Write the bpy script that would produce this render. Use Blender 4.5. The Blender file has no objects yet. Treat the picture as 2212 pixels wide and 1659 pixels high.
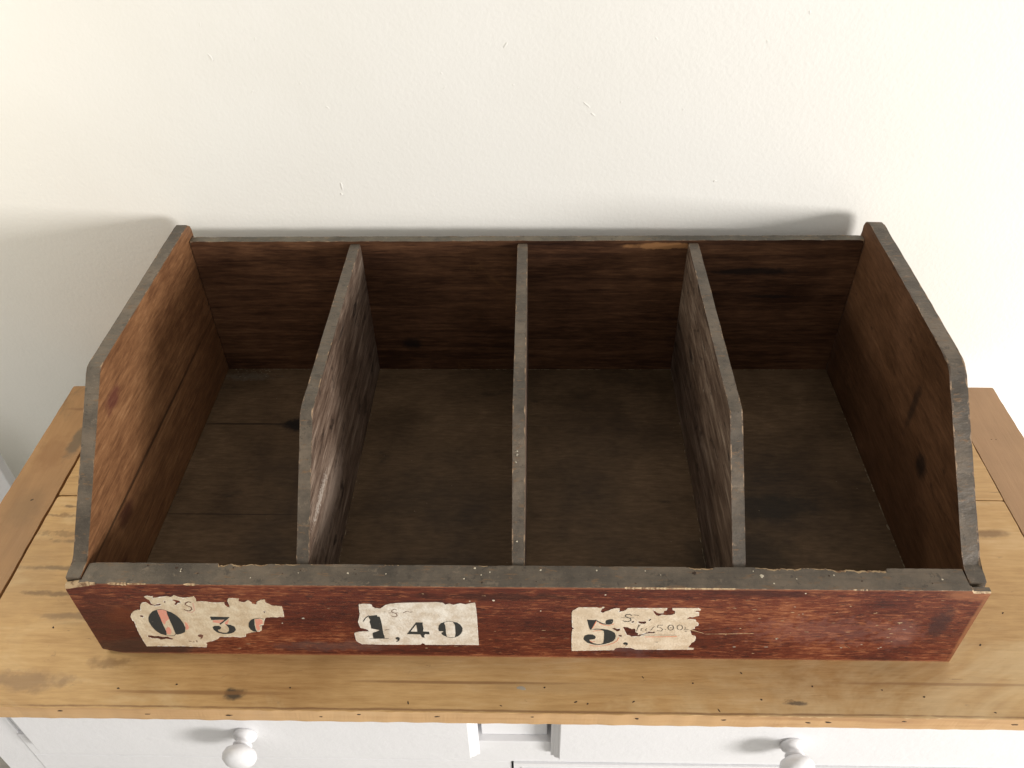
import bpy, bmesh, math, random
from mathutils import Vector, Matrix, noise
from mathutils.geometry import tessellate_polygon
S = bpy.context.scene
COL = S.collection

# ------------------------------------------------------------- camera
cd = bpy.data.cameras.new('camera'); cam = bpy.data.objects.new('camera', cd); COL.objects.link(cam)
Rm = Matrix(((0.9996, -0.0017, 0.0277), (0.0219, 0.6603, -0.7507), (-0.0171, 0.7510, 0.6600)))
cam.matrix_world = Matrix.Translation((0.0144, -0.4793, 0.8090)) @ Rm.to_4x4()
cd.sensor_width = 36; cd.lens = 36 * 1811.62 / 2212; cd.clip_start = .01; cd.clip_end = 60
S.camera = cam
# ------------------------------------------------------------- world + lamps
w = bpy.data.worlds.new('World'); S.world = w; w.use_nodes = True
bg = w.node_tree.nodes['Background']; bg.inputs[1].default_value = 1.0
# room light from all round, stronger from the window side, weaker from the left and from below
wt = w.node_tree; wc = wt.nodes.new('ShaderNodeTexCoord'); wd = wt.nodes.new('ShaderNodeVectorMath'); wd.operation = 'DOT_PRODUCT'
wd.inputs[1].default_value = (.62, -.62, .48); wt.links.new(wc.outputs['Generated'], wd.inputs[0])
wr = wt.nodes.new('ShaderNodeValToRGB'); wm = wt.nodes.new('ShaderNodeMapRange'); wm.inputs[1].default_value = -1; wm.inputs[2].default_value = 1
wt.links.new(wd.outputs['Value'], wm.inputs[0]); wt.links.new(wm.outputs[0], wr.inputs[0]); wt.links.new(wr.outputs[0], bg.inputs[0])
wr.color_ramp.elements[0].position = .36; wr.color_ramp.elements[0].color = (.05, .046, .04, 1)
wr.color_ramp.elements[1].position = .95; wr.color_ramp.elements[1].color = (.80, .775, .735, 1)

def area(name, loc, aim, sx, sy, power, col):
    l = bpy.data.lights.new(name, 'AREA'); l.shape = 'RECTANGLE'; l.size = sx; l.size_y = sy
    l.energy = power; l.color = col
    o = bpy.data.objects.new(name, l); COL.objects.link(o); o.location = loc
    o.rotation_euler = (Vector(aim) - Vector(loc)).to_track_quat('-Z', 'Y').to_euler()
    return o
area('window_light', (3.25, -2.05, .44), (0, .3, .1), 1.05, .88, 164, (1.0, .965, .925))
area('side_light', (-1.28, .10, .92), (-1.00, .487, .82), .26, .26, 7.8, (1.0, .93, .74))
S.view_settings.view_transform = 'Standard'; S.view_settings.look = 'None'
S.view_settings.exposure = 0; S.view_settings.gamma = 1; S.view_settings.use_curve_mapping = False
S.render.engine = 'CYCLES'

# ------------------------------------------------------------- materials
class N:
    def __init__(s, name):
        s.m = bpy.data.materials.new(name); s.m.use_nodes = True; s.t = s.m.node_tree
        s.b = s.t.nodes['Principled BSDF']; s.tc = s.t.nodes.new('ShaderNodeTexCoord')
    def n(s, t, **k):
        x = s.t.nodes.new(t)
        for a, v in k.items(): setattr(x, a, v)
        return x
    def put(s, i, v):
        if v is None: return
        if isinstance(v, bpy.types.NodeSocket): s.t.links.new(v, i)
        else:
            if isinstance(v, tuple) and len(v) == 3 and i.type == 'RGBA': v = v + (1,)
            i.default_value = v
    def math(s, op, a, b=None, c=None, clamp=False):
        x = s.n('ShaderNodeMath', operation=op, use_clamp=clamp)
        s.put(x.inputs[0], a); s.put(x.inputs[1], b); s.put(x.inputs[2], c); return x.outputs[0]
    def vec(s, op, a, b=None):
        x = s.n('ShaderNodeVectorMath', operation=op); s.put(x.inputs[0], a); s.put(x.inputs[1], b)
        return x.outputs['Value'] if op == 'LENGTH' else x.outputs[0]
    def map(s, scale, loc=(0, 0, 0), v=None):
        x = s.n('ShaderNodeMapping'); s.put(x.inputs['Vector'], v or s.tc.outputs['Object'])
        x.inputs['Scale'].default_value = scale; x.inputs['Location'].default_value = loc; return x.outputs[0]
    def noise(s, v, scale=1, detail=4, rough=.55, dist=0, col=False):
        x = s.n('ShaderNodeTexNoise'); s.put(x.inputs['Vector'], v); x.inputs['Scale'].default_value = scale
        x.inputs['Detail'].default_value = detail; x.inputs['Roughness'].default_value = rough; x.inputs['Distortion'].default_value = dist
        return x.outputs['Color'] if col else x.outputs[0]
    def step(s, v, a, b, lo=0., hi=1.):
        x = s.n('ShaderNodeMapRange', interpolation_type='SMOOTHSTEP'); s.put(x.inputs[0], v)
        for i, q in ((1, a), (2, b), (3, lo), (4, hi)): x.inputs[i].default_value = q
        return x.outputs[0]
    def mix(s, f, a, b, mode='MIX'):
        x = s.n('ShaderNodeMix', data_type='RGBA', blend_type=mode); s.put(x.inputs[0], f)
        s.put(x.inputs[6], a); s.put(x.inputs[7], b); return x.outputs[2]
    def ramp(s, v, stops):
        x = s.n('ShaderNodeValToRGB'); s.put(x.inputs[0], v); e = x.color_ramp.elements
        while len(e) < len(stops): e.new(.5)
        for q, (p, c) in zip(e, stops): q.position = p; q.color = c + (1,)
        return x.outputs[0]
    def bump(s, h, dist, strength=1.):
        x = s.n('ShaderNodeBump'); s.put(x.inputs['Height'], h); x.inputs['Distance'].default_value = dist
        x.inputs['Strength'].default_value = strength; s.t.links.new(x.outputs[0], s.b.inputs['Normal']); return x
    def stain(s, base, c, r, col, amt=1., wob=.5, freq=60, soft=.5):
        wv = s.vec('SUBTRACT', s.noise(s.map((freq,) * 3, (c[0] * 31, c[1] * 17, 3)), 1, 4, .6, col=True), (.5, .5, .5))
        p = s.vec('DIVIDE', s.vec('SUBTRACT', s.tc.outputs['Object'], tuple(c)), tuple(r))
        p = s.vec('ADD', p, s.vec('MULTIPLY', wv, (wob * 3,) * 3))
        f = s.step(s.vec('LENGTH', p), 1 - soft, 1 + soft, amt, 0.)
        return s.mix(f, base, col)

def ax(axis, along, across):
    return tuple(along if 'xyz'[i] == axis else across for i in range(3))

def wood(name, stops, axis, seed=0, rough=.55, blotch=.30, grain=.5, fine=.25, along=(2.5, 24), across=(55, 300),
         patches=None, bump=.0005, stains=(), wave=0, spec=.4, wear=None, gain=2.2):
    m = N(name); L = (seed * 3.7, seed * 1.9, seed * 5.3)
    big = m.noise(m.map((7, 7, 7), L), 1, 4, .6)
    g = m.noise(m.map(ax(axis, along[0], across[0]), L), 1, 8, .65, .6)
    f = m.noise(m.map(ax(axis, along[1], across[1]), L), 1, 4, .7)
    v = m.math('ADD', m.math('MULTIPLY', big, blotch), m.math('MULTIPLY', g, grain))
    v = m.math('ADD', v, m.math('MULTIPLY', f, fine))
    if wave:
        wv = m.n('ShaderNodeTexWave', wave_type='BANDS', bands_direction='Y' if axis == 'x' else 'X')
        m.put(wv.inputs['Vector'], m.map(ax(axis, .8, 14), L)); wv.inputs['Scale'].default_value = 1
        wv.inputs['Distortion'].default_value = 5; wv.inputs['Detail'].default_value = 3; wv.inputs['Detail Scale'].default_value = .7
        v = m.math('ADD', v, m.math('MULTIPLY', m.math('SUBTRACT', wv.outputs['Fac'], .5), wave))
    # spread around the middle
    v = m.math('ADD', m.math('MULTIPLY', m.math('SUBTRACT', v, .5 * (blotch + grain + fine)), gain), .5, clamp=True)
    c = m.ramp(v, stops)
    if patches:   # (colour, scale, lo, hi, amount)
        for i, (pc, sc, lo, hi, amt) in enumerate(patches):
            pn = m.noise(m.map(ax(axis, sc, sc * 2.6), (seed + 5.1 * i + 2, seed * 2 + i, 1.3)), 1, 6, .7, .8)
            c = m.mix(m.step(pn, lo, hi, 0, amt), c, pc)
    for s_ in stains: c = m.stain(c, *s_[:3], **(s_[3] if len(s_) > 3 else {}))
    m.put(m.b.inputs['Base Color'], c)
    m.put(m.b.inputs['Roughness'], m.step(big, .3, .7, rough - .08, rough + .1)); m.b.inputs['Specular IOR Level'].default_value = spec
    m.bump(m.math('ADD', g, m.math('MULTIPLY', f, .5)), bump)
    return m.m

def plain(name, c, rough=.6, var=.12, sc=60, bump=0, spec=.4):
    m = N(name); n = m.noise(m.map((sc,) * 3), 1, 6, .65)
    a = tuple(x * (1 - var) for x in c); b = tuple(min(1, x * (1 + var)) for x in c)
    m.put(m.b.inputs['Base Color'], m.mix(m.step(n, .3, .7), a, b)); m.b.inputs['Roughness'].default_value = rough
    m.b.inputs['Specular IOR Level'].default_value = spec
    if bump: m.bump(n, bump)
    return m.m

BR = [(0, (.014, .006, .004)), (.35, (.048, .021, .011)), (.60, (.100, .046, .023)), (1, (.21, .105, .052))]
FLOOR = [(0, (.028, .018, .011)), (.35, (.066, .040, .021)), (.62, (.108, .067, .036)), (1, (.19, .12, .068))]
LEFT = [(0, (.045, .018, .011)), (.38, (.14, .062, .028)), (.62, (.235, .112, .050)), (1, (.42, .24, .12))]
M = {}
blk = (.012, .009, .008)
M['left'] = wood('stained_wood_left', LEFT, 'y', 3, .45, across=(110, 320), along=(8, 40), blotch=.45, grain=.38, fine=.45, spec=.3, gain=1.9, stains=[
    ((-.434, .20, .115), (.02, .22, .0022), (.03, .015, .008), dict(amt=.8, wob=.12, freq=25)),
    ((-.434, .11, .10), (.02, .016, .010), (.05, .015, .012), dict(amt=.7)), ((-.434, .17, .215), (.02, .018, .010), (.07, .012, .015), dict(amt=.7)),
    ((-.434, .06, .065), (.02, .02, .006), (.05, .015, .012), dict(amt=.6))])
M['right'] = wood('stained_wood_right', [(0, (.025, .011, .006)), (.4, (.090, .042, .020)), (.7, (.15, .072, .036)), (1, (.25, .13, .068))], 'y', 8, .5, across=(90, 300), along=(8, 40), blotch=.5, grain=.32, fine=.45, spec=.25, gain=1.9,
    patches=[((.018, .010, .007), 16, .60, .72, .8)], stains=[((.432, .155, .135), (.02, .012, .012), blk, dict(amt=.8, freq=90)),
    ((.432, .21, .17), (.02, .006, .03), blk, dict(amt=.6))])
M['back'] = wood('stained_wood_back', BR, 'x', 5, .6, spec=.15, across=(90, 280), along=(4, 34), blotch=.5, grain=.5, fine=.45, gain=1.9, patches=[((.17, .085, .035), 5, .60, .72, .45)], stains=[
    ((.178, .448, .229), (.042, .02, .0048), (.34, .17, .07), dict(amt=.85, wob=.6, freq=45, soft=.25)),
    ((.295, .448, .19), (.05, .02, .005), blk, dict(amt=.8, wob=.5)), ((.33, .448, .15), (.03, .02, .003), blk, dict(amt=.7)),
    ((-.16, .448, .07), (.012, .02, .009), blk, dict(amt=.8))])
M['floor_in'] = wood('stained_wood_base', FLOOR, 'x', 11, .6, spec=.2, blotch=.8, grain=.18, fine=.38, across=(110, 260), along=(9, 60), gain=2., patches=[((.020, .017, .013), 9, .60, .75, .7)], stains=[
    ((-.300, .330, .022), (.030, .013, .02), blk, dict(amt=.95, wob=.5, freq=50, soft=.3)),
    ((.30, .19, .022), (.05, .02, .02), (.012, .012, .010), dict(amt=.6)), ((.25, .12, .022), (.06, .03, .02), (.012, .012, .010), dict(amt=.5)),
    ((-.37, .3325, .022), (.075, .0012, .02), (.01, .006, .004), dict(amt=.9, wob=.25, freq=14, soft=.3)),
    ((-.36, .1747, .022), (.09, .0008, .02), (.01, .006, .004), dict(amt=.7, wob=.2, freq=14, soft=.3)),
    ((-.06, .3315, .022), (.10, .0006, .02), (.14, .10, .06), dict(amt=.6, wob=.2, freq=14, soft=.3)),
    ((-.40, .43, .022), (.035, .008, .02), (.13, .11, .085), dict(amt=.5, wob=1.2, freq=160, soft=.4))])
M['div'] = wood('worn_wood_divider', [(0, (.030, .018, .012)), (.4, (.095, .060, .042)), (.65, (.18, .125, .092)), (1, (.36, .28, .22))], 'y', 14, .5,
    across=(75, 300), along=(9, 26), grain=.6, fine=.6, patches=[((.015, .010, .008), 20, .55, .66, .85), ((.46, .41, .35), 42, .68, .72, .8)], stains=[
    ((-.2116, .13, .10), (.01, .07, .02), (.33, .25, .20), dict(amt=.55, wob=.9, freq=80)), ((-.2116, .10, .14), (.01, .03, .006), (.50, .44, .38), dict(amt=.6, wob=1.6, freq=260, soft=.2))])
def redwood():
    m = N('red_stained_wood')
    big = m.noise(m.map((5, 5, 9), (2, 0, 1)), 1, 5, .65); g = m.noise(m.map((10, 150, 150), (1, 4, 2)), 1, 7, .7)
    d1 = m.noise(m.map((55, 360, 360), (5, 1, 7)), 1, 5, .75, .3); d2 = m.noise(m.map((70, 320, 320), (9, 3, 2)), 1, 5, .75, .3)
    c = m.ramp(m.math('ADD', m.math('MULTIPLY', big, .5), m.math('MULTIPLY', g, .5)), [(.32, (.028, .007, .005)), (.46, (.080, .014, .009)), (.56, (.140, .029, .014)), (.70, (.21, .062, .029))])
    orange = m.math('ADD', d1, m.math('MULTIPLY', m.math('SUBTRACT', big, .5), .55))
    c = m.mix(m.step(orange, .52, .60, 0, .75), c, (.28, .092, .038))
    c = m.mix(m.step(orange, .62, .70, 0, .7), c, (.42, .18, .085))
    dark = m.math('SUBTRACT', d2, m.math('MULTIPLY', m.math('SUBTRACT', big, .5), .35))
    c = m.mix(m.step(dark, .54, .62, 0, .8), c, (.030, .006, .007))
    for a in [
        ((.31, 0, .055), (.075, .02, .020), (.26, .13, .115), dict(amt=.22, wob=1.3, freq=110)), ((.385, 0, .05), (.016, .02, .024), (.28, .15, .135), dict(amt=.2, wob=.6, freq=90)),
        ((.418, 0, .07), (.010, .02, .026), (.035, .010, .012), dict(amt=.85, wob=.8, freq=110)), ((-.405, 0, .07), (.020, .02, .014), (.17, .035, .010), dict(amt=.8, wob=.6)),
        ((-.42, 0, .05), (.035, .02, .05), (.045, .009, .007), dict(amt=.55)), ((-.40, 0, .012), (.06, .02, .016), (.040, .020, .016), dict(amt=.8)),
        ((.24, 0, .118), (.05, .02, .005), (.04, .007, .006), dict(amt=.8, wob=.8)), ((-.02, 0, .110), (.07, .02, .006), (.035, .008, .006), dict(amt=.75, wob=1.0)),
        ((0, 0, .1250), (.46, .02, .0016), (.30, .12, .06), dict(amt=.6, wob=.5, freq=90)), ((0, 0, .001), (.46, .02, .0014), (.30, .12, .055), dict(amt=.6, wob=.4, freq=60)),
        ((.449, 0, .07), (.003, .02, .07), (.33, .14, .06), dict(amt=.6, wob=.3)), ((.43, 0, .118), (.02, .02, .008), (.30, .12, .055), dict(amt=.6, wob=.8)),
        ((-.20, 0, .018), (.055, .02, .008), (.095, .06, .055), dict(amt=.5, wob=.9)), ((.115, 0, .025), (.03, .02, .02), (.13, .075, .075), dict(amt=.4, wob=.9))]:
        c = m.stain(c, *a[:3], **a[3])
    m.put(m.b.inputs['Base Color'], c); m.put(m.b.inputs['Roughness'], m.step(d1, .3, .7, .34, .5)); m.b.inputs['Specular IOR Level'].default_value = .4
    m.bump(m.math('ADD', g, m.math('MULTIPLY', d1, .6)), .0003); return m.m
M['red'] = redwood()
def greypaint(name, c, seed):
    m = N(name); n = m.noise(m.map((14, 14, 14), (seed, 0, 2)), 1, 7, .7); f = m.noise(m.map((340, 340, 340), (seed, 1, 2)), 1, 4, .6)
    k = m.ramp(m.step(n, .28, .72), [(0, tuple(x * .50 for x in c)), (.5, c), (1, (c[0] * 1.6, c[1] * 1.55, c[2] * 1.5))])
    s = m.noise(m.map((60, 190, 190), (seed, 3, 0)), 1, 5, .7)
    k = m.mix(m.step(s, .56, .66, 0, .75), k, (c[0] * 1.7, c[1] * 1.25, c[2] * .85)); q = m.noise(m.map((75, 75, 75), (seed, 9, 0)), 1, 6, .75); k = m.mix(m.step(q, .56, .66, 0, .7), k, tuple(x * .40 for x in c)); k = m.mix(m.step(q, .32, .42, .7, 0), k, (c[0] * 1.9, c[1] * 1.85, c[2] * 1.8)); k = m.mix(m.step(f, .68, .74, 0, .7), k, (.02, .018, .016))
    st = m.noise(m.map((12, 260, 60), (seed, 5, 5)), 1, 4, .6, .4); k = m.mix(m.step(st, .50, .70, 0, .35), k, tuple(x * .55 for x in c))
    m.put(m.b.inputs['Base Color'], k); m.b.inputs['Roughness'].default_value = .5
    m.bump(m.math('ADD', f, m.math('MULTIPLY', s, 2.)), .0003); return m.m
M['grey'] = greypaint('grey_worn_paint', (.102, .080, .058), 1); M['greyb'] = greypaint('grey_green_worn_paint', (.098, .083, .058), 7)
def wearm(name, a, b, lo, hi, sc=80):
    m = N(name); n = m.noise(m.map((sc,) * 3), 1, 6, .7)
    m.put(m.b.inputs['Base Color'], m.mix(m.step(n, lo, hi), a, b)); m.b.inputs['Roughness'].default_value = .6; m.bump(n, .0004); return m.m
M['wear'] = wearm('worn_edge', (.085, .060, .042), (.30, .20, .12), .46, .62)
M['raw'] = wearm('chipped_raw_wood', (.20, .11, .055), (.52, .37, .21), .38, .58, 120)
PINE = [(0, (.22, .10, .036)), (.30, (.44, .255, .100)), (.6, (.59, .37, .16)), (1, (.74, .53, .29))]
dk = (.10, .055, .03)
M['plank_f'] = wood('waxed_pine_front', PINE, 'x', 4, .42, blotch=.46, grain=.22, fine=.30, along=(1.8, 26), across=(30, 240), spec=.35,
    patches=[((.16, .10, .055), 15, .64, .74, .55), ((.25, .15, .070), 5, .60, .78, .5), ((.27, .14, .055), 2.2, .64, .74, .45), ((.74, .56, .32), 3.1, .52, .68, .55), ((.20, .11, .05), 34, .66, .72, .6)], stains=[
    ((-.297, -.0462, 0), (.010, .006, .02), (.05, .04, .03), dict(amt=.9, wob=.5, freq=120)), ((-.33, -.0445, 0), (.09, .0022, .02), (.26, .13, .05), dict(amt=.7, wob=.3, freq=18)),
    ((-.06, -.030, 0), (.11, .0016, .02), (.22, .11, .045), dict(amt=.7, wob=.3, freq=18)), ((.45, -.026, 0), (.12, .0016, .02), (.30, .16, .07), dict(amt=.6, wob=.3, freq=18)),
    ((.28, -.0485, 0), (.010, .0022, .02), (.10, .08, .06), dict(amt=.8, wob=.7, freq=150)), ((-.60, .10, 0), (.05, .09, .02), (.42, .26, .12), dict(amt=.4)), ((-.560, .16, 0), (.035, .004, .02), (.20, .12, .055), dict(amt=.5, wob=1.6, freq=90)), ((-.575, .19, 0), (.03, .003, .02), (.18, .10, .05), dict(amt=.55, wob=1.6, freq=100)), ((-.555, .205, 0), (.03, .002, .02), (.12, .07, .035), dict(amt=.7, wob=1.0, freq=80)), ((-.53, .075, 0), (.05, .003, .02), (.19, .11, .05), dict(amt=.7, wob=1.2, freq=60)), ((-.44, -.012, 0), (.02, .006, .02), (.25, .14, .06), dict(amt=.6, wob=.9)), ((.0, -.0605, 0), (.60, .0012, .02), (.20, .10, .045), dict(amt=.7, wob=1.0, freq=20)), ((-.53, -.035, 0), (.05, .010, .02), (.28, .17, .09), dict(amt=.7, wob=.8)),
    ((-.50, .045, 0), (.045, .004, .02), (.25, .16, .09), dict(amt=.6, wob=.8)), ((.56, .17, 0), (.02, .006, .02), (.20, .11, .05), dict(amt=.7)),
    ((.522, .2050, 0), (.007, .006, .02), (.10, .06, .04), dict(amt=.9, wob=.4)), ((-.54, .11, 0), (.05, .003, .02), (.17, .11, .06), dict(amt=.7, wob=.8)),
    ((-.52, .15, 0), (.06, .003, .02), (.17, .11, .06), dict(amt=.6, wob=.9)), ((.10, -.0345, 0), (.13, .007, .02), (.50, .33, .16), dict(amt=.5))])
M['plank_b'] = wood('waxed_pine_rear', PINE, 'x', 9, .45, blotch=.3, grain=.3, fine=.25, along=(2.2, 22), across=(45, 330), patches=[((.15, .09, .045), 13, .56, .68, .8)])
ENDW = [(0, (.22, .115, .055)), (.35, (.36, .21, .105)), (.65, (.45, .27, .14)), (1, (.56, .37, .21))]
M['end_l'] = wood('waxed_pine_end', [(p, tuple(x * k for x, k in zip(c, (.86, .80, .68)))) for p, c in ENDW], 'y', 6, .42, blotch=.45, grain=.30, fine=.10, along=(3, 20), across=(30, 260), patches=[((.15, .10, .055), 8, .58, .72, .6), ((.33, .14, .05), 4, .56, .72, .6)],
    stains=[((-.615, .32, 0), (.008, .03, .02), (.10, .085, .06), dict(amt=.7, wob=.7)), ((-.625, .385, 0), (.03, .003, .02), (.20, .10, .045), dict(amt=.6)), ((-.64, .30, 0), (.02, .03, .02), (.24, .11, .04), dict(amt=.5)),
    ((-.63, .20, 0), (.02, .03, .02), (.22, .13, .06), dict(amt=.5))])
M['end_r'] = wood('waxed_pine_end_pale', ENDW, 'y', 16, .42, blotch=.4, grain=.25, fine=.10, along=(3, 20), across=(26, 260), patches=[((.24, .14, .07), 14, .64, .74, .5)])
M['edge'] = wood('waxed_pine_edge', [(0, (.34, .17, .07)), (.4, (.56, .34, .16)), (1, (.66, .45, .24))], 'x', 21, .45, along=(2, 14), across=(40, 200))
M['hole'] = plain('dark_hole', (.055, .032, .020), .8, .4)
M['scar'] = plain('pale_scar', (.40, .36, .29), .6, .1)
M['dust'] = plain('pale_dust', (.22, .17, .11), .8, .4, 300)
M['fleck'] = plain('cream_paint_fleck', (.62, .55, .42), .6, .1)
def whitepaint(name, c, bumpd):
    m = N(name); n = m.noise(m.map((9, 9, 9)), 1, 5, .6); f = m.noise(m.map((130, 130, 130)), 1, 5, .6)
    m.put(m.b.inputs['Base Color'], m.mix(m.step(n, .3, .7), tuple(x * .97 for x in c), c)); m.b.inputs['Roughness'].default_value = .38
    m.bump(m.math('ADD', f, m.math('MULTIPLY', n, 2.)), bumpd); return m.m
M['white'] = whitepaint('white_gloss_paint', (.82, .82, .835), .0004)
def wallm():
    m = N('cream_wall_paint'); n = m.noise(m.map((3, 3, 3)), 1, 4, .6)
    o = m.noise(m.map((210, 210, 210)), 1, 3, .55); p = m.noise(m.map((20, 20, 20), (4, 0, 0)), 1, 3, .5)
    m.put(m.b.inputs['Base Color'], m.mix(m.step(n, .3, .7), (.790, .777, .735), (.815, .804, .768))); m.b.inputs['Roughness'].default_value = .55
    m.b.inputs['Specular IOR Level'].default_value = .3
    m.bump(m.math('ADD', m.math('MULTIPLY', o, .34), m.math('MULTIPLY', p, .45)), .0010); return m.m
M['wall'] = wallm()
M['floor'] = plain('grey_floor', (.42, .40, .36), .6)
def paperm(name, a, b):
    m = N(name); n = m.noise(m.map((55, 55, 55)), 1, 6, .7); f = m.noise(m.map((380, 380, 380)), 1, 4, .6)
    k = m.mix(m.step(n, .35, .68), b, a); k = m.mix(m.step(m.noise(m.map((140, 140, 140), (3, 1, 0)), 1, 4, .6), .62, .72, 0, .35), k, tuple(x * .6 for x in b))
    m.put(m.b.inputs['Base Color'], k); m.b.inputs['Roughness'].default_value = .75
    m.bump(m.math('ADD', f, n), .0005); return m.m
M['paper0'] = paperm('yellowed_paper', (.68, .58, .42), (.52, .40, .26)); M['paper1'] = paperm('greyed_paper', (.80, .75, .66), (.58, .49, .38)); M['paper2'] = paperm('cream_paper', (.74, .63, .48), (.58, .46, .32))
M['fibre'] = plain('torn_paper_fibre', (.84, .79, .70), .8, .08)
def inkm(name, c, lo=.68):
    m = N(name); n = m.noise(m.map((420, 420, 420)), 1, 4, .6)
    m.put(m.b.inputs['Base Color'], m.mix(m.step(n, lo, lo + .08, 0, .6), c, (.5, .42, .31))); m.b.inputs['Roughness'].default_value = .6; return m.m
M['ink'] = inkm('black_ink', (.022, .026, .026)); M['inkpale'] = inkm('faded_black_ink', (.085, .070, .055), .60); M['brown'] = inkm('brown_ink', (.14, .055, .035), .6)
M['pink'] = inkm('pink_ink', (.66, .28, .20), .55); M['pinkpale'] = inkm('pale_pink_ink', (.62, .37, .27), .5); M['orange'] = inkm('orange_ink', (.72, .22, .11), .55)

# ------------------------------------------------------------- builders
def link(name, bm, mats, parent=None, smooth=False):
    bmesh.ops.recalc_face_normals(bm, faces=bm.faces)
    me = bpy.data.meshes.new(name); bm.to_mesh(me); bm.free()
    for k in mats: me.materials.append(M[k])
    o = bpy.data.objects.new(name, me); COL.objects.link(o)
    if smooth:
        for p in me.polygons: p.use_smooth = True
    if parent: o.parent = parent
    return o
def empty(name, loc, label, cat):
    o = bpy.data.objects.new(name, None); COL.objects.link(o); o.location = loc; o.empty_display_size = .05
    o['label'] = label; o['category'] = cat; return o

def resample(pts, seg):
    out = []
    for i, a in enumerate(pts):
        b = pts[(i + 1) % len(pts)]; d = math.dist(a, b); k = max(1, round(d / seg))
        for j in range(k): out.append((a[0] + (b[0] - a[0]) * j / k, a[1] + (b[1] - a[1]) * j / k, j == 0))
    return out
def to3(plane, a, b, t):
    return {'yz': (t, a, b), 'xz': (a, t, b), 'xy': (a, b, t)}[plane]
def board(bm, outline, plane, t0, t1, seg=.006, jit=.0003, bev=.0008, freq=60, seed=0, side=0, rim=1, wear=2, slant=None):
    """A board: outline extruded through its thickness, with slightly wavering, rounded, worn edges."""
    rs = resample(outline, seg); rings = []
    for t in (t0, t1):
        r = []
        for a, b, corner in rs:
            n = noise.noise_vector(Vector((a * freq + seed, b * freq, t * 40 + seed)))
            j = jit * (.3 if corner else 1)
            tt = t + (slant(a, b) if slant else 0)
            r.append(bm.verts.new(to3(plane, a + n.x * j, b + n.y * j, tt)))
        rings.append(r)
    n = len(rs); fs = []
    f0 = bm.faces.new(rings[0][::-1]); f1 = bm.faces.new(rings[1]); f0.material_index = f1.material_index = side
    for i in range(n):
        f = bm.faces.new((rings[0][i], rings[0][(i + 1) % n], rings[1][(i + 1) % n], rings[1][i])); f.material_index = rim
    if bev:
        ed = list(f0.edges) + list(f1.edges)
        bmesh.ops.bevel(bm, geom=ed, offset=bev, segments=2, profile=.5, affect='EDGES', clamp_overlap=True, material=wear)
def box(bm, x0, x1, y0, y1, z0, z1, mi=0):
    v = [bm.verts.new((x, y, z)) for z in (z0, z1) for x, y in ((x0, y0), (x1, y0), (x1, y1), (x0, y1))]
    for q in ((3, 2, 1, 0), (4, 5, 6, 7), (0, 1, 5, 4), (1, 2, 6, 5), (2, 3, 7, 6), (3, 0, 4, 7)):
        f = bm.faces.new([v[i] for i in q]); f.material_index = mi
rnd = random.Random(5)
def spot(bm, c, plane, ra, rb, mi, ang=0, raise_=.00012, n=9, rough=.3):
    """Small irregular mark or fleck lying on a surface (a shallow raised lump)."""
    ring = []
    for i in range(n):
        t = 2 * math.pi * i / n; k = 1 + rnd.uniform(-rough, rough); a = ra * k * math.cos(t); b = rb * k * math.sin(t)
        a, b = a * math.cos(ang) - b * math.sin(ang), a * math.sin(ang) + b * math.cos(ang); ring.append((a, b))
    def P(a, b, h):
        if plane == 'top': return (c[0] + a, c[1] + b, c[2] + h)
        if plane == 'front': return (c[0] + a, c[1] - h, c[2] + b)
    lo = [bm.verts.new(P(a, b, -.0002)) for a, b in ring]; hi = [bm.verts.new(P(a * .85, b * .85, raise_)) for a, b in ring]
    f = bm.faces.new(hi); f.material_index = mi
    for i in range(n):
        f = bm.faces.new((lo[i], lo[(i + 1) % n], hi[(i + 1) % n], hi[i])); f.material_index = mi

# ------------------------------------------------------------- setting
WY = .487
bm = bmesh.new(); box(bm, -4, 4, WY, WY + .12, -.78, 2.4)
def lump(x, z, rx, rz, ang, h=.0008):
    spot(bm, (x, WY, z), 'front', rx, rz, 0, ang, h, 10, .2)
for a in ((-.233, .295, .0008, .0050, .1), (-.235, .284, .0012, .0018, 0), (.075, .40, .0006, .005, .9), (.083, .388, .0007, .003, .9), (-.57, .62, .0015, .0015, 0), (.008, .63, .0018, .0012, 0),
          (-.02, .47, .001, .004, -.6), (.33, .52, .001, .004, .5), (-.36, .46, .001, .004, .4), (.24, .30, .002, .0012, 0)): lump(*a)
for i in range(45):
    lump(rnd.uniform(-.85, .9), rnd.uniform(.25, .85), rnd.uniform(.0005, .0012), rnd.uniform(.0006, .003), rnd.uniform(-1, 1), .0004)
o = link('wall', bm, ['wall']); o['kind'] = 'structure'
bm = bmesh.new(); box(bm, -4, 4, -3, WY, -.84, -.78); o = link('floor', bm, ['floor']); o['kind'] = 'structure'

# ------------------------------------------------------------- dresser
D = empty('dresser', (0, 0, 0), 'white painted dresser with a waxed pine top, standing against the cream wall', 'dresser')
JX, JY, TX, TY0, TY1, TT = .5978, .2218, .667, -.0629, .4347, .0220
def plank(name, x0, x1, y0, y1, mat, seed, marks=(), edge=False):
    bm = bmesh.new()
    board(bm, [(x0, y0), (x1, y0), (x1, y1), (x0, y1)], 'xy', -TT, 0, seg=.004, jit=.0008, bev=.0016 if edge else .0009, seed=seed, side=0, rim=1, wear=0)
    for q in marks: spot(bm, *q)
    return link(name, bm, [mat, 'edge' if edge else mat, 'edge', 'hole', 'scar'], D)
mk = []
for x in (-.560, -.475, -.385, -.300, -.205, -.165, -.085, .012, .118, .205, .290, .31, .385, .495, .57):
    mk.append(((x, TY0 - .0002, -.006 - rnd.random() * .006), 'front', .0016 + rnd.random() * .002, .0012, 3, rnd.uniform(-.3, .3)))
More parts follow.
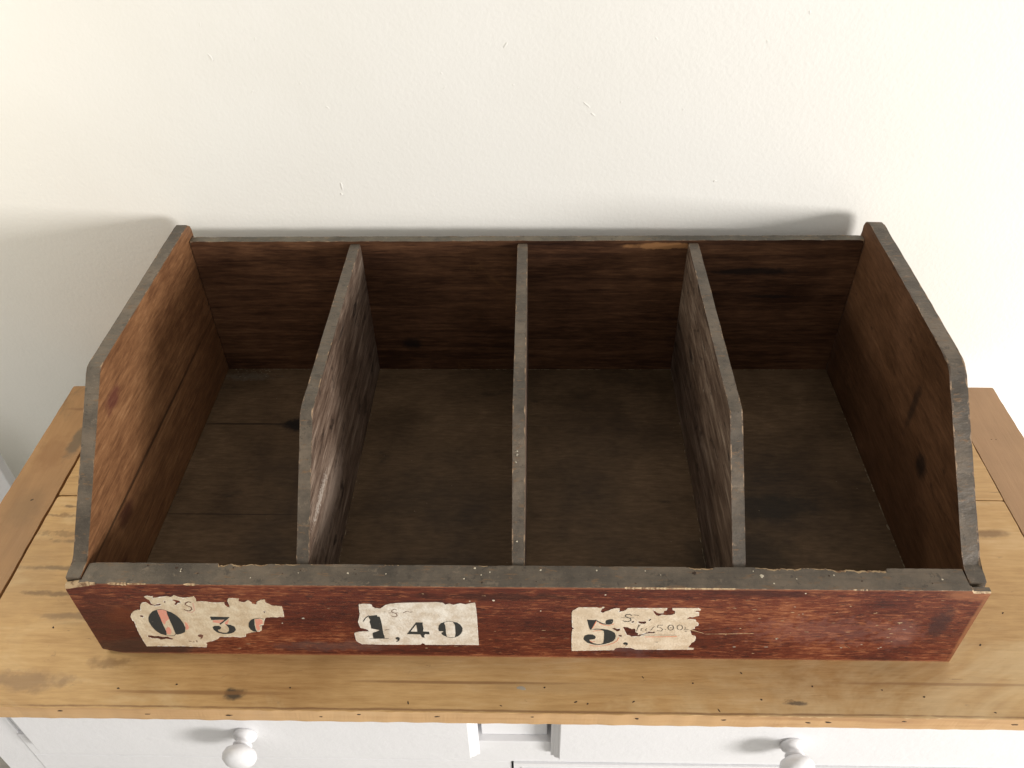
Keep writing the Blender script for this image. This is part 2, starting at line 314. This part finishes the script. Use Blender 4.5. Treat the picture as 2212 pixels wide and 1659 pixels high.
for x, y, ra, rb, an in ((.001, -.0355, .0052, .0024, 0), (.0245, -.0345, .0014, .001, 0), (.127, -.022, .0022, .0006, -.9), (.056, -.050, .002, .001, .4), (-.115, -.053, .0008, .0022, .2), (.20, -.057, .0006, .0028, .5)):
    mk.append(((x, y, 0), 'top', ra, rb, 4 if (x == .001) else 3, an))
for x, y in ((-.42, -.041), (-.36, -.036), (-.24, -.038), (-.02, -.055), (.068, -.052), (.115, -.049), (.178, -.028), (.30, -.030), (.37, -.033), (.23, -.016), (.245, -.045), (.475, -.056), (.62, -.02), (.50, .10), (.53, .06), (-.52, .03), (-.49, .072), (.49, .02), (.41, -.04)):
    mk.append(((x, y, 0), 'top', .0011 + rnd.random() * .001, .0007 + rnd.random() * .0005, 3, rnd.uniform(-.8, .8)))
plank('top_plank', -JX, JX, TY0, JY - .0006, 'plank_f', 2, mk, True)
plank('top_plank', -JX, JX, JY + .0014, TY1, 'plank_b', 6)
plank('top_end_board', -TX, -JX - .0036, TY0, TY1, 'end_l', 11, [((-.629, .215, 0), 'top', .0022, .0012, 3, .6)])
plank('top_end_board', JX + .0014, TX + .003, TY0, TY1, 'end_r', 17, [((.626, .33, 0), 'top', .001, .0006, 3, 0), ((.632, .33, 0), 'top', .001, .0006, 3, 0)])
# carcass: sides, back, stile, rails (one painted frame)
FY = -.034
bm = bmesh.new()
box(bm, -.625, -.578, FY, .42, -.78, -TT - .0005); box(bm, .578, .612, FY, .42, -.78, -TT - .0005)
box(bm, -.578, .578, .40, .42, -.70, -TT - .0005)
box(bm, -.578, -.5625, FY + .003, .0, -.118, -TT - .0005); box(bm, .563, .578, FY + .003, .0, -.118, -TT - .0005)
box(bm, -.0455, .0285, FY + .006, .0, -.1165, -TT - .0005)
box(bm, -.578, .578, FY - .002, .02, -.166, -.1168); box(bm, -.578, -.0125, FY - .002, .02, -.66, -.1662)
box(bm, -.578, .578, FY - .002, .02, -.78 + .06, -.66)
bmesh.ops.bevel(bm, geom=[e for e in bm.edges], offset=.0008, segments=2, profile=.5, affect='EDGES', clamp_overlap=True)
link('frame', bm, ['white'], D)
DF = -.050
def drawer(x0, x1, z0, z1, name='drawer', face=DF, mould=.010):
    """Drawer box with a moulded (stepped ovolo) front edge."""
    bm = bmesh.new()
    prof = [(0, FY - .0045), (0, face + .010), (.0012, face + .0085), (.0035, face + .0075), (.0038, face + .0058), (.0065, face + .0035), (mould - .0012, face + .0022), (mould - .001, face + .0005), (mould, face)]
    rings = []
    for ins, y in prof:
        rings.append([bm.verts.new(p) for p in ((x0 + ins, y, z0 + ins), (x1 - ins, y, z0 + ins), (x1 - ins, y, z1 - ins), (x0 + ins, y, z1 - ins))])
    for a, b in zip(rings, rings[1:]):
        for i in range(4): bm.faces.new((a[i], a[(i + 1) % 4], b[(i + 1) % 4], b[i]))
    bm.faces.new(rings[-1]); bm.faces.new(rings[0][::-1])
    box(bm, x0 + .006, x1 - .006, FY - .0042, .33, z0 + .006, z1 - .006)
    return link(name, bm, ['white'], D)
dl = drawer(-.5600, -.0480, -.139, -.0235); dr = drawer(.0325, .5620, -.139, -.0235)
lo = drawer(-.0100, .574, -.655, -.1662, 'drawer', FY - .006)
def knob(x, z, parent, tilt):
    bm = bmesh.new(); prof = [(0, .0), (.0125, .0), (.0130, .003), (.0116, .006), (.0088, .008), (.0082, .0105), (.0104, .0128), (.0100, .0145), (.0086, .0160), (.0118, .0175), (.0166, .0205), (.0183, .0250), (.0174, .0295), (.0135, .0333), (.0070, .0355), (0, .0360)]
    n = 40; rings = []
    for r, d in prof:
        rings.append([bm.verts.new((r * math.cos(2 * math.pi * i / n), -d, r * math.sin(2 * math.pi * i / n))) for i in range(n)] if r > 0 else [bm.verts.new((0, -d, 0))])
    for a, b in zip(rings, rings[1:]):
        for i in range(n):
            j = (i + 1) % n
            if len(a) == 1: bm.faces.new((a[0], b[i], b[j]))
            elif len(b) == 1: bm.faces.new((a[i], a[j], b[0]))
            else: bm.faces.new((a[i], a[j], b[j], b[i]))
    o = link('knob', bm, ['white'], parent, True); o.location = (x, DF, z); o.rotation_euler = (0, 0, tilt); return o
knob(-.301, -.077, dl, 0); knob(.291, -.083, dr, 0)

# ------------------------------------------------------------- pale panel standing left of the dresser
bm = bmesh.new(); box(bm, -1.25, -.8225, .40, .418, -.7795, -.10)
bmesh.ops.bevel(bm, geom=list(bm.edges), offset=.002, segments=2, profile=.5, affect='EDGES')
o = link('wall_panel', bm, ['white']); o['label'] = 'pale painted panel standing beyond the left end of the dresser'; o['category'] = 'panel'

# ------------------------------------------------------------- the compartment bin
B = empty('display_bin', (0, .23, 0), 'old dark red wooden bin with four compartments and torn paper price labels, on the dresser', 'display bin')
def bpart(o): o.location = (0, -.23, 0); return o
X0, X1, HF, TF = -.45, .45, .1261, .0258
XL, XR = -.4343, .4316
# side panels
def sidepanel(x0, x1, mat, seed, right):
    if right: out = [(.0105, .0005), (.0105, HF - .001), (TF + .004, HF + .001), (.1715, .2490), (.1790, .2550), (.1900, .2568), (.30, .2590), (.455, .2590), (.4655, .2530), (.4674, .2400), (.4674, .0005)]
    else: out = [(.0068, .0005), (.0068, HF), (TF, HF), (.1746, .2571), (.4600, .2556), (.4668, .2500), (.4674, .2440), (.4674, .0005)]
    bm = bmesh.new(); board(bm, out, 'yz', x0, x1, seg=.007, jit=.0009 if right else .0007, bev=.0018 if right else .0012, seed=seed)
    return bpart(link('side_panel', bm, [mat, 'grey', 'wear'], B))
sidepanel(X0, XL - .0006, 'left', 3, False); sidepanel(XR + .0008, X1, 'right', 9, True)
# back board
bm = bmesh.new(); board(bm, [(XL + .0005, .0005), (XR - .0002, .0005), (XR - .0002, .2369), (XL + .0005, .2372)], 'xz', .4488, .4606, seg=.006, jit=.0008, bev=.0013, seed=21)
bpart(link('back_board', bm, ['back', 'greyb', 'wear'], B))
# base board (two planks shown by the joint line in the surface)
bm = bmesh.new(); board(bm, [(XL + .0004, TF + .0004), (XR - .0001, TF + .0004), (XR - .0001, .4484), (XL + .0004, .4484)], 'xy', .004, .0223, seg=.02, jit=.0001, bev=.0004, side=0, rim=0, wear=0)
# pale dust, glue and scuffs caught along the joints
def joint(x0, y0, x1, y1, n, p, wmax, l=.004):
    for i in range(n):
        t = rnd.random()
        if rnd.random() < p: spot(bm, (x0 + (x1 - x0) * t, y0 + (y1 - y0) * t, .0224), 'top', rnd.uniform(.0002, wmax), rnd.uniform(.0005, l), 1, rnd.uniform(-.12, .12) if abs(x1 - x0) < .02 else 1.57, .0003, 7, .4)
joint(XR - .0009, .05, XR - .0009, .44, 70, .8, .0006); joint(XR - .0012, .16, XR - .0012, .27, 10, .8, .0013); joint(.2086, .04, .2075, .14, 26, 1, .0005, .007)
joint(.2086, .15, .2080, .44, 30, .5, .0004); joint(-.43, .4470, .42, .4470, 120, .7, .0003); joint(-.2105, .06, -.2105, .4, 24, .5, .0004)
for i in range(26): spot(bm, (rnd.uniform(-.43, -.36), .4475 - abs(rnd.gauss(0, .008)), .0224), 'top', rnd.uniform(.0004, .0018), rnd.uniform(.0003, .0006), 1, rnd.uniform(-.4, .4), .0002)
for i in range(40): spot(bm, (rnd.uniform(-.42, .42), rnd.uniform(.05, .43), .0224), 'top', rnd.uniform(.0003, .0009), rnd.uniform(.0002, .0004), 1, rnd.uniform(-1, 1), .0001)
bpart(link('base_board', bm, ['floor_in', 'dust'], B))
# fillet of pale dried glue and dust in the corner between base and right side: thin strip on base_board handled by shader
# dividers
for i, (dx, lean) in enumerate(((-.2181, .001), (-.0021, .0), (.2159, -.001))):
    t = .0129 / 2
    out = [(TF + .0008, .0226), (TF + .0008, HF - .004), (.1382, .2297), (.1500, .2303), (.4480, .2335), (.4480, .0226)]
    bm = bmesh.new(); board(bm, out, 'yz', dx - t, dx + t, seg=.005, jit=.0009, bev=.0013, seed=31 + 7 * i)
    if i == 1:
        for y, z in ((.109, 0), (.1065, 0), (.101, 0), (.0445, 1)):
            zz = HF - .004 + (y - TF - .0008) * ((.2297 - HF + .004) / (.1382 - TF - .0008)) + .0004
            spot(bm, (dx + rnd.uniform(-.0035, -.001), y, zz), 'top', rnd.uniform(.0006, .0018) if not z else .0009, rnd.uniform(.0004, .0012), 3 if z else 4, rnd.uniform(0, 3), .0004, 9, .5)
    bpart(link('divider', bm, ['div', 'grey', 'wear', 'fleck', 'scar'], B))
# front board: swept section with chipped edges
bm = bmesh.new()
def chip_in(x):
    u = x * 2186 + 1139; c = .0005 + max(0, noise.noise(Vector((x * 120, 3, 0)))) * .0010
    for a, b, d, k in ((478, 620, .0048, 0), (600, 760, .0022, 0), (790, 940, .0014, 1), (1040, 1100, .0016, 1), (1290, 1345, .0014, 1), (1492, 1560, .0034, 1), (1640, 1765, .0034, 1), (1755, 1925, .0052, 2)):
        if a < u < b:
            t = (u - a) / (b - a); e = (1 - t) ** .6 if k == 0 else (math.sin(math.pi * t) ** .35 if k == 1 else min(1, t * 2.4 + .15) * (1 if t < .97 else .3))
            c = max(c, d * e * (.8 + .8 * noise.noise(Vector((x * 95, 9, 0))) + .35 * noise.noise(Vector((x * 400, 2, 0)))))
    return max(c, .0003)
def chip_out(x):
    u = x * 2150 + 1132; c = .0004 + max(0, noise.noise(Vector((x * 150, 7, 2)))) * .0008
    for a, b, d in ((196, 235, .0045), (262, 300, .0032), (306, 345, .0020), (424, 450, .0026), (1350, 1580, .0020), (1820, 1850, .0016), (2060, 2110, .003)):
        if a < u < b: c = max(c, d * (.6 + .9 * abs(noise.noise(Vector((x * 260, 1, 5))))))
    return c
xs = [X0]; x = X0
while x < X1 - .002: x += .0018; xs.append(min(x, X1))
for q in (XL + .0007, XL + .0009, XR - .0009, XR - .0007): xs.append(q)
xs = sorted(set(xs)); xs[-1] = X1; prev = None; mats = (0, 3, 1, 3, 2, 2)
first = None
for x in xs:
    mid = XL + .0008 < x < XR - .0008; tf = TF if mid else .0062
    ci = min(chip_in(x) * 1.25, .0075) if mid else .0004; co = chip_out(x)
    h = HF + .0004 * noise.noise(Vector((x * 9, 0, 0))); z0 = 0.
    if x < -.424: q = (-.424 - x) / .026; h -= .0058 * q ** 1.2; co = max(co, .0042)
    if x > .4325: h -= .0022
    if x < -.4295: z0 = .0075 * ((-.4295 - x) / .0205)
    sec = [(0, z0), (0, h - co), (co * .55, h), (tf - ci, h), (tf - ci * .45, h - max(.0004, ci * .25)), (tf - ci * .45, .0005)]
    if not mid: sec[2] = (min(co * .55, .0022), h)
    ring = [bm.verts.new((x, y, z)) for y, z in sec]
    if prev:
        for i in range(6):
            f = bm.faces.new((prev[i], prev[(i + 1) % 6], ring[(i + 1) % 6], ring[i])); f.material_index = (0, 3, 1, 3, 2, 2)[i]
            if i == 3 and chip_in(x) < .0013: f.material_index = 1
            if i == 1 and co < .0012: f.material_index = 4
            if x < -.434 and i == 2: f.material_index = 3
    else: first = ring
    prev = ring
bm.faces.new(first).material_index = 0; bm.faces.new(prev[::-1]).material_index = 4
for i in range(22): spot(bm, (rnd.uniform(-.35, .42), rnd.uniform(.004, .022), HF + .0003), 'top', rnd.uniform(.0004, .0010), rnd.uniform(.0004, .0009), 5 if rnd.random() < .6 else 6, rnd.uniform(0, 3))
for x, y, r in ((-.342, .0195, .0016), (-.372, .022, .0008), (-.336, .0165, .0009), (.30, .016, .0010), (.33, .010, .001), (.17, .018, .0022)): spot(bm, (x, y, HF + .0003), 'top', r, r * .8, 6)
for x, y, r in ((-.17, .0145, .0011), (.02, .020, .0010), (-.055, .009, .0009), (-.045, .0215, .0010), (.235, .015, .0018), (.245, .0065, .0009), (-.03, .017, .0008), (.075, .02, .0008)): spot(bm, (x, y, HF + .0003), 'top', r, r, 5)
for x, z, r in ((-.0265, .1035, .0016), (-.050, .1020, .0008), (.082, .0930, .0016), (.083, .1145, .0011), (-.247, .077, .0018), (-.222, .069, .0018), (-.245, .06, .0009), (.02, .086, .0008), (.275, .1195, .0010), (.262, .040, .0010)):
    spot(bm, (x, 0, z), 'front', r, r * .85, 5 if r < .0017 else 7)
for a in ((.175, .054, .014, .0007, -.42), (.213, .0485, .028, .0006, 0.04), (.108, .035, .010, .0004, -.5), (.135, .022, .006, .0005, -1.3)): spot(bm, (a[0], 0, a[1]), 'front', a[2], a[3], 3, a[4], .00006)
spot(bm, (.338, 0, .026), 'front', .0065, .0005, 6, -.75, .00006)
for i in range(36): spot(bm, (rnd.uniform(.2, .41), 0, rnd.uniform(.02, .1)), 'front', rnd.uniform(.0005, .0028), rnd.uniform(.0003, .0008), rnd.choice((3, 3, 7)), rnd.uniform(-.15, .15), .00006)
for i in range(60): spot(bm, (rnd.uniform(-.41, .44), 0, rnd.uniform(.006, .12)), 'front', rnd.uniform(.0006, .0035), rnd.uniform(.0002, .0005), rnd.choice((3, 4, 8)), rnd.uniform(-.08, .08), .00006)
fb = link('front_board', bm, ['red', 'grey', 'floor_in', 'raw', 'wear', 'fleck', 'hole', 'scar', 'red'], B); bpart(fb)

# torn paper price labels glued on the front board
PAPERS = [([(-3747,1056),(-3713,1068),(-3681,1057),(-3649,1064),(-3673,1027),(-3644,1035),(-3596,1050),(-3524,1062),(-3484,1048),(-3441,1078),(-3405,1053),(-3357,1039),(-3294,1048),(-3246,1066),(-3237,1019),(-3240,975),(-3198,983),(-3148,976),(-3107,965),(-3039,960),(-2962,971),(-2969,927),(-2953,886),(-2925,872),(-2921,927),(-2920,1002),(-2903,1036),(-2855,1040),(-2796,1033),(-2816,984),(-2785,970),(-2749,975),(-2716,1005),(-2689,971),(-2686,946),(-2645,932),(-2625,984),(-2584,1014),(-2539,1022),(-2548,970),(-2520,948),(-2492,915),(-2449,912),(-2394,906),(-2397,823),(-2406,715),(-2443,727),(-2482,711),(-2542,716),(-2598,704),(-2623,650),(-2649,571),(-2703,549),(-2674,535),(-2692,466),(-2715,450),(-2762,441),(-2820,424),(-2872,399),(-2883,350),(-2941,332),(-3003,343),(-3068,338),(-3163,340),(-3186,303),(-3252,261),(-3298,243),(-3346,217),(-3338,184),(-3358,137),(-3422,139),(-3514,144),(-3614,152),(-3661,148),(-3755,146),(-3885,147),(-3998,141),(-4004,272),(-4004,403),(-3996,516),(-3984,611),(-3997,627),(-3997,697),(-3970,751),(-3934,795),(-3886,822),(-3857,814),(-3828,906),(-3802,948),(-3764,959),(-3743,925),(-3728,903),(-3686,896),(-3650,901),(-3614,917),(-3620,942),(-3648,936),(-3672,916),(-3707,930),(-3709,967),(-3713,997),(-3735,1023)],[[(-3928,355),(-3887,353),(-3854,340),(-3807,344),(-3766,329),(-3718,335),(-3666,294),(-3690,274),(-3750,290),(-3810,272),(-3840,295),(-3894,299),(-3929,319)],[(-3895,722),(-3867,725),(-3856,704),(-3879,688),(-3898,698)],[(-3570,977),(-3552,982),(-3557,955),(-3575,947)],[(-2600,819),(-2579,812),(-2589,789),(-2604,792)],[(-3507,1000),(-3453,1007),(-3406,987),(-3402,954),(-3434,949),(-3467,911),(-3478,919),(-3455,964),(-3475,989)]],[('fill','pink',[[(-3680,829),(-3624,839),(-3588,819),(-3599,750),(-3604,664),(-3654,617),(-3682,553),(-3695,616),(-3689,710)]]),('fill','pink',[[(-3664,521),(-3641,506),(-3646,434),(-3674,376),(-3704,384),(-3701,457)]]),('fill','pink',[[(-3456,620),(-3440,581),(-3439,525),(-3455,477),(-3484,469),(-3469,541)]]),('fill','ink',[[(-3684,829),(-3733,801),(-3780,747),(-3813,684),(-3830,614),(-3827,535),(-3811,455),(-3775,391),(-3736,367),(-3714,376),(-3701,433),(-3700,537),(-3695,616),(-3689,694),(-3689,756)]]),('fill','ink',[[(-3588,811),(-3551,789),(-3513,736),(-3488,666),(-3478,588),(-3479,509),(-3505,428),(-3555,395),(-3601,378),(-3614,394),(-3610,458),(-3605,538),(-3604,617),(-3600,696),(-3597,757)]]),('stroke','ink',5.4,[(-3736,367),(-3696,350),(-3639,357),(-3611,390)]),('stroke','ink',5.4,[(-3691,823),(-3632,842),(-3584,811)]),('stroke','pinkpale',14.4,[(-3281,952),(-3298,823),(-3339,785),(-3380,799)]),('stroke','brown',11.7,[(-3294,966),(-3323,973),(-3355,951),(-3364,920),(-3343,901),(-3318,881),(-3318,846),(-3349,815),(-3382,822),(-3402,840)]),('fill','ink',[[(-3165,715),(-2967,709),(-2995,675),(-3097,571),(-3102,587),(-3024,666),(-3169,656)]]),('fill','pink',[[(-3158,648),(-3031,655),(-3095,595),(-3163,609)]]),('fill','pink',[[(-3042,611),(-2984,667),(-3017,583),(-3046,577)]]),('fill','ink',[[(-3037,577),(-2994,568),(-2958,534),(-2957,478),(-2991,429),(-3043,404),(-3108,399),(-3165,426),(-3189,474),(-3190,522),(-3166,546),(-3116,547),(-3101,515),(-3123,483),(-3147,479),(-3147,442),(-3103,419),(-3066,420),(-3036,452),(-3022,509),(-3033,556)]]),('fill','ink',[[(-2717,687),(-2758,663),(-2793,608),(-2809,536),(-2799,481),(-2774,449),(-2743,448),(-2747,490),(-2741,569),(-2729,632)]]),('stroke','ink',5.4,[(-2722,682),(-2661,699),(-2623,678)]),('fill','pink',[[(-2716,671),(-2665,683),(-2643,662),(-2650,594),(-2698,570),(-2695,522),(-2710,474),(-2734,466),(-2737,522)]]),('fill','brown',[[(-3383,373),(-3348,385),(-3330,366),(-3345,325),(-3377,291),(-3362,333),(-3387,341)]]),('stroke','brown',9.0,[(-3511,256),(-3486,245)]),('stroke','brown',9.0,[(-3462,249),(-3461,235)]),('stroke','brown',9.0,[(-3424,269),(-3428,236)])]),([(-1610,954),(-1562,962),(-1507,959),(-1485,947),(-1482,915),(-1458,888),(-1420,883),(-1396,886),(-1375,913),(-1344,944),(-1300,966),(-1216,981),(-1112,989),(-1009,994),(-906,998),(-837,1001),(-769,990),(-751,959),(-709,977),(-669,957),(-599,985),(-545,968),(-496,990),(-448,999),(-442,886),(-440,704),(-442,504),(-443,323),(-443,234),(-570,234),(-715,233),(-824,229),(-1009,229),(-1018,254),(-1039,257),(-1060,228),(-1224,225),(-1443,223),(-1588,226),(-1676,228),(-1720,273),(-1728,326),(-1727,404),(-1724,443),(-1680,459),(-1629,468),(-1568,469),(-1581,503),(-1614,521),(-1648,533),(-1656,584),(-1660,646),(-1642,709),(-1621,795),(-1618,880)],[],[('fill','ink',[[(-1538,753),(-1448,771),(-1451,749),(-1424,737),(-1424,706),(-1421,650),(-1421,575),(-1424,499),(-1425,435),(-1418,384),(-1421,347),(-1540,345),(-1538,420),(-1533,446),(-1485,473),(-1453,499),(-1494,511),(-1538,529),(-1537,598),(-1541,648),(-1529,686),(-1538,717)]]),('stroke','ink',9.1,[(-1604,654),(-1574,716),(-1541,753),(-1530,760)]),('stroke','ink',4.9,[(-1581,336),(-1378,345)]),('stroke','brown',5.6,[(-1403,497),(-1377,509),(-1352,506)]),('fill','ink',[[(-1305,360),(-1281,373),(-1263,354),(-1269,315),(-1290,288),(-1309,281),(-1286,310),(-1289,327),(-1307,334)]]),('fill','ink',[[(-1065,646),(-998,645),(-1002,595),(-999,532),(-1009,481),(-945,476),(-945,428),(-988,433),(-1006,404),(-1002,365),(-1026,371),(-1042,427),(-1180,429)],[(-1138,476),(-1068,609),(-1065,544),(-1067,474)]]),('fill','ink',[[(-772,659),(-809,636),(-837,592),(-845,541),(-841,490),(-805,491),(-795,478),(-822,456),(-816,433),(-797,408),(-768,385),(-773,447),(-771,523),(-771,599),(-781,636)]]),('fill','ink',[[(-687,663),(-646,651),(-613,608),(-597,552),(-600,501),(-619,443),(-654,397),(-684,381),(-673,449),(-671,525),(-670,601)]]),('stroke','ink',4.9,[(-779,656),(-725,675),(-680,663)]),('stroke','ink',4.9,[(-773,388),(-735,373),(-677,382)]),('stroke','brown',7.7,[(-1242,862),(-1261,879),(-1288,858),(-1293,831),(-1272,813),(-1246,795),(-1246,764),(-1266,742),(-1293,749),(-1303,763)]),('stroke','brown',4.2,[(-1321,812),(-1227,813)]),('stroke','brown',5.6,[(-1181,814),(-1147,841),(-1126,845),(-1111,827),(-1082,834)])]),([(512,837),(521,879),(548,904),(577,934),(652,935),(748,936),(782,925),(813,928),(801,896),(792,860),(821,844),(853,873),(886,891),(902,909),(952,928),(983,922),(983,893),(967,862),(1017,875),(1046,894),(1061,927),(1094,932),(1196,932),(1332,934),(1450,936),(1450,906),(1425,888),(1421,858),(1374,845),(1345,868),(1335,898),(1310,895),(1326,856),(1351,808),(1379,797),(1404,818),(1453,810),(1507,819),(1538,842),(1537,884),(1512,901),(1501,936),(1602,938),(1711,937),(1757,940),(1784,917),(1780,893),(1742,902),(1721,881),(1772,869),(1778,809),(1729,790),(1689,784),(1662,749),(1707,748),(1752,742),(1766,700),(1792,676),(1793,638),(1768,619),(1763,576),(1723,556),(1737,500),(1749,462),(1791,437),(1799,399),(1793,347),(1767,320),(1757,281),(1739,222),(1801,216),(1801,187),(1690,185),(1547,179),(1404,179),(1296,177),(1195,178),(1150,210),(1042,212),(992,203),(973,163),(829,155),(685,147),(533,138),(525,310),(523,478),(528,554),(552,561),(523,585),(516,703)],[[(1036,601),(1085,595),(1130,562),(1157,571),(1172,540),(1172,509),(1199,490),(1201,458),(1235,472),(1258,491),(1296,504),(1301,520),(1344,512),(1378,521),(1360,487),(1318,487),(1277,476),(1244,453),(1224,433),(1133,422),(1118,438),(1089,450),(1071,500),(1054,551)],[(927,561),(954,580),(976,562),(1017,569),(1006,525),(979,514),(949,543)],[(1185,702),(1216,697),(1257,703),(1268,676),(1247,656),(1213,656),(1183,675)],[(1283,722),(1305,751),(1310,731),(1291,706)],[(997,455),(1036,449),(1035,413),(1006,423)],[(1110,689),(1139,708),(1145,683),(1121,674)]],[('stroke','orange',9.7,[(763,695),(730,570)]),('stroke','orange',9.7,[(796,659),(846,628),(895,621),(946,655)]),('stroke','orange',6.2,[(737,510),(781,531),(830,534)]),('stroke','orange',7.6,[(709,255),(767,239),(839,240),(909,265),(964,303),(997,345),(1007,403)]),('stroke','orange',9.0,[(716,337),(739,314),(767,328)]),('fill','ink',[[(671,724),(710,719),(766,722),(718,538),(703,557),(686,632),(676,694)]]),('fill','ink',[[(769,714),(802,683),(838,659),(866,654),(857,684),(862,715),(889,732),(930,735),(933,704),(930,679),(921,654),(898,642),(866,641),(831,647),(795,671),(766,701)]]),('fill','ink',[[(725,545),(766,561),(822,559),(879,550),(928,523),(963,486),(977,435),(973,384),(955,338),(914,304),(866,277),(809,263),(752,269),(693,300),(655,352),(646,390),(659,436),(693,456),(736,456),(765,431),(772,399),(761,373),(733,364),(708,359),(713,333),(750,295),(794,276),(837,279),(857,303),(858,381),(856,458),(849,522),(809,549),(766,551)]]),('stroke','ink',9.7,[(1111,805),(1089,828),(1055,819),(1047,791),(1072,774),(1105,750),(1111,719),(1085,698),(1050,700),(1028,712)]),('stroke','ink',4.1,[(1011,766),(1142,763)]),('stroke','ink',6.2,[(1131,817),(1183,809)]),('stroke','inkpale',5.5,[(1182,521),(1190,591),(1196,647)]),('stroke','inkpale',4.8,[(1190,591),(1212,647)]),('stroke','inkpale',5.5,[(1246,579),(1227,573),(1226,535),(1250,526)]),('stroke','inkpale',5.5,[(1283,580),(1270,544),(1290,530)]),('stroke','inkpale',5.5,[(1324,543),(1346,600),(1359,612)]),('stroke','inkpale',7.6,[(1440,639),(1391,638),(1387,592),(1420,592),(1445,564),(1433,530),(1389,538)]),('stroke','ink',9.0,[(1469,560),(1476,558)]),('stroke','inkpale',8.3,[(1550,597),(1549,576),(1543,560),(1533,550),(1521,550),(1508,559),(1499,575),(1494,596),(1495,617),(1501,633),(1511,642),(1523,643),(1535,634),(1545,617),(1550,597)]),('stroke','inkpale',11.0,[(1516,596),(1528,594)]),('stroke','inkpale',6.9,[(1640,601),(1640,581),(1634,566),(1624,557),(1611,557),(1599,565),(1590,581),(1585,600),(1585,619),(1591,635),(1601,644),(1614,644),(1626,636),(1635,620),(1640,601)]),('stroke','inkpale',5.5,[(1658,611),(1677,593),(1666,571)]),('stroke','inkpale',5.5,[(1657,559),(1709,562)]),('stroke','inkpale',5.5,[(1671,530),(1698,537)]),('stroke','inkpale',3.4,[(1226,454),(1412,459),(1596,462)]),('stroke','orange',9.7,[(1278,420),(1416,424),(1601,435)]),('fill','ink',[[(1061,294),(1077,318),(1107,308),(1110,275),(1086,242),(1099,271),(1070,275)]]),('stroke','ink',5.5,[(1393,326),(1421,330)])])]
def loop_j(l, amt, seed, close=True):
    """Torn outline: subdivide and jitter."""
    out = []
    n = len(l)
    for i in range(n):
        a, b = l[i], l[(i + 1) % n]; d = math.dist(a, b); k = max(1, int(d / 8))
        straight = d > 60
        for j in range(k):
            x = a[0] + (b[0] - a[0]) * j / k; z = a[1] + (b[1] - a[1]) * j / k
            q = noise.noise_vector(Vector((x * .23 + seed, z * .23, seed))) * (amt * (.25 if straight else 1))
            out.append(((x + q.x) * 1e-4, (z + q.y) * 1e-4))
    return out
def fill(bm, loops, y0, y1, mi):
    vl = [[Vector((a, b, 0)) for a, b in l] for l in loops]; flat = [v for l in vl for v in l]
    fr = [bm.verts.new((v.x, y1, v.y)) for v in flat]
    for t in tessellate_polygon(vl):
        try: bm.faces.new([fr[i] for i in t]).material_index = mi
        except ValueError: pass
    bk = [bm.verts.new((v.x, y0, v.y)) for v in flat]; s = 0
    for l in loops:
        n = len(l)
        for i in range(n):
            j = (i + 1) % n; bm.faces.new((fr[s + i], fr[s + j], bk[s + j], bk[s + i])).material_index = mi
        s += n
def stroke(pts, wd):
    P = [Vector((a * 1e-4, b * 1e-4)) for a, b in pts]; L_, R_ = [], []
    for i, p in enumerate(P):
        d = (P[min(i + 1, len(P) - 1)] - P[max(i - 1, 0)]).normalized(); nrm = Vector((-d.y, d.x)) * wd * .5e-4
        L_.append(p + nrm); R_.append(p - nrm)
    return L_, R_
MI = {'ink': 1, 'inkpale': 2, 'brown': 3, 'pink': 4, 'pinkpale': 5, 'orange': 6}
LBL = ['torn yellowed paper price label with a bold 0 and smaller 3 and part of a 0', 'whitish paper price label printed 1,40', 'torn cream paper price label with a bold 5 and small handwritten 5.00']
for k, (outer, holes, prints) in enumerate(PAPERS):
    bm = bmesh.new()
    fill(bm, [loop_j(outer, 5, k * 3.1)] + [loop_j(h, 4, k * 5 + 1) for h in holes], .0001, -.00050, 0)
    # pale torn fibres where the printed surface has peeled back
    for hl in holes + [outer]:
        lp = loop_j(hl, 5 if hl is outer else 4, k * 3.1 if hl is outer else k * 5 + 1 + 0 * len(hl))
        cx_ = sum(a for a, c_ in lp) / len(lp); cz_ = sum(c_ for a, c_ in lp) / len(lp)
        for i in range(len(lp)):
            a, c_ = lp[i], lp[(i + 1) % len(lp)]; g_ = noise.noise(Vector((a[0] * 260, a[1] * 260, 4.0 + k)))
            if g_ < -.05 or math.dist(a, c_) > .004: continue
            ux, uz = cx_ - a[0], (cz_ - a[1]) * 3; dd = math.hypot(ux, uz) or 1; wd_ = .0003 + .0016 * g_
            if hl is not outer: wd_ = -wd_
            ox, oz = ux / dd * wd_, uz / dd * wd_
            vs = [bm.verts.new((p_[0] + s_ * ox, -.00054, p_[1] + s_ * oz)) for p_, s_ in ((a, 0), (c_, 0), (c_, 1), (a, 1))]
            bm.faces.new(vs).material_index = 7
    for i, p in enumerate(prints):
        y = -.00058 - .00002 * (i % 5) - (.00012 if p[1] in ('ink', 'brown', 'inkpale') else 0)
        if p[0] == 'fill': fill(bm, [loop_j(l, 3.2, i + 2.2) for l in p[2]], -.0005, y, MI[p[1]])
        else:
            L_, R_ = stroke(p[3], p[2]); vs = [(bm.verts.new((a.x, y, a.y)), bm.verts.new((b.x, y, b.y))) for a, b in zip(L_, R_)]
            for (a, b), (c, d) in zip(vs, vs[1:]): bm.faces.new((a, b, d, c)).material_index = MI[p[1]]
    for f in bm.faces: pass
    me = bpy.data.meshes.new('price_label'); bm.to_mesh(me); bm.free()
    for q in ('paper%d' % k, 'ink', 'inkpale', 'brown', 'pink', 'pinkpale', 'orange', 'fibre'): me.materials.append(M[q])
    o = bpy.data.objects.new('price_label', me); COL.objects.link(o); o.parent = B; o.location = (0, -.23, 0); o['label'] = LBL[k]
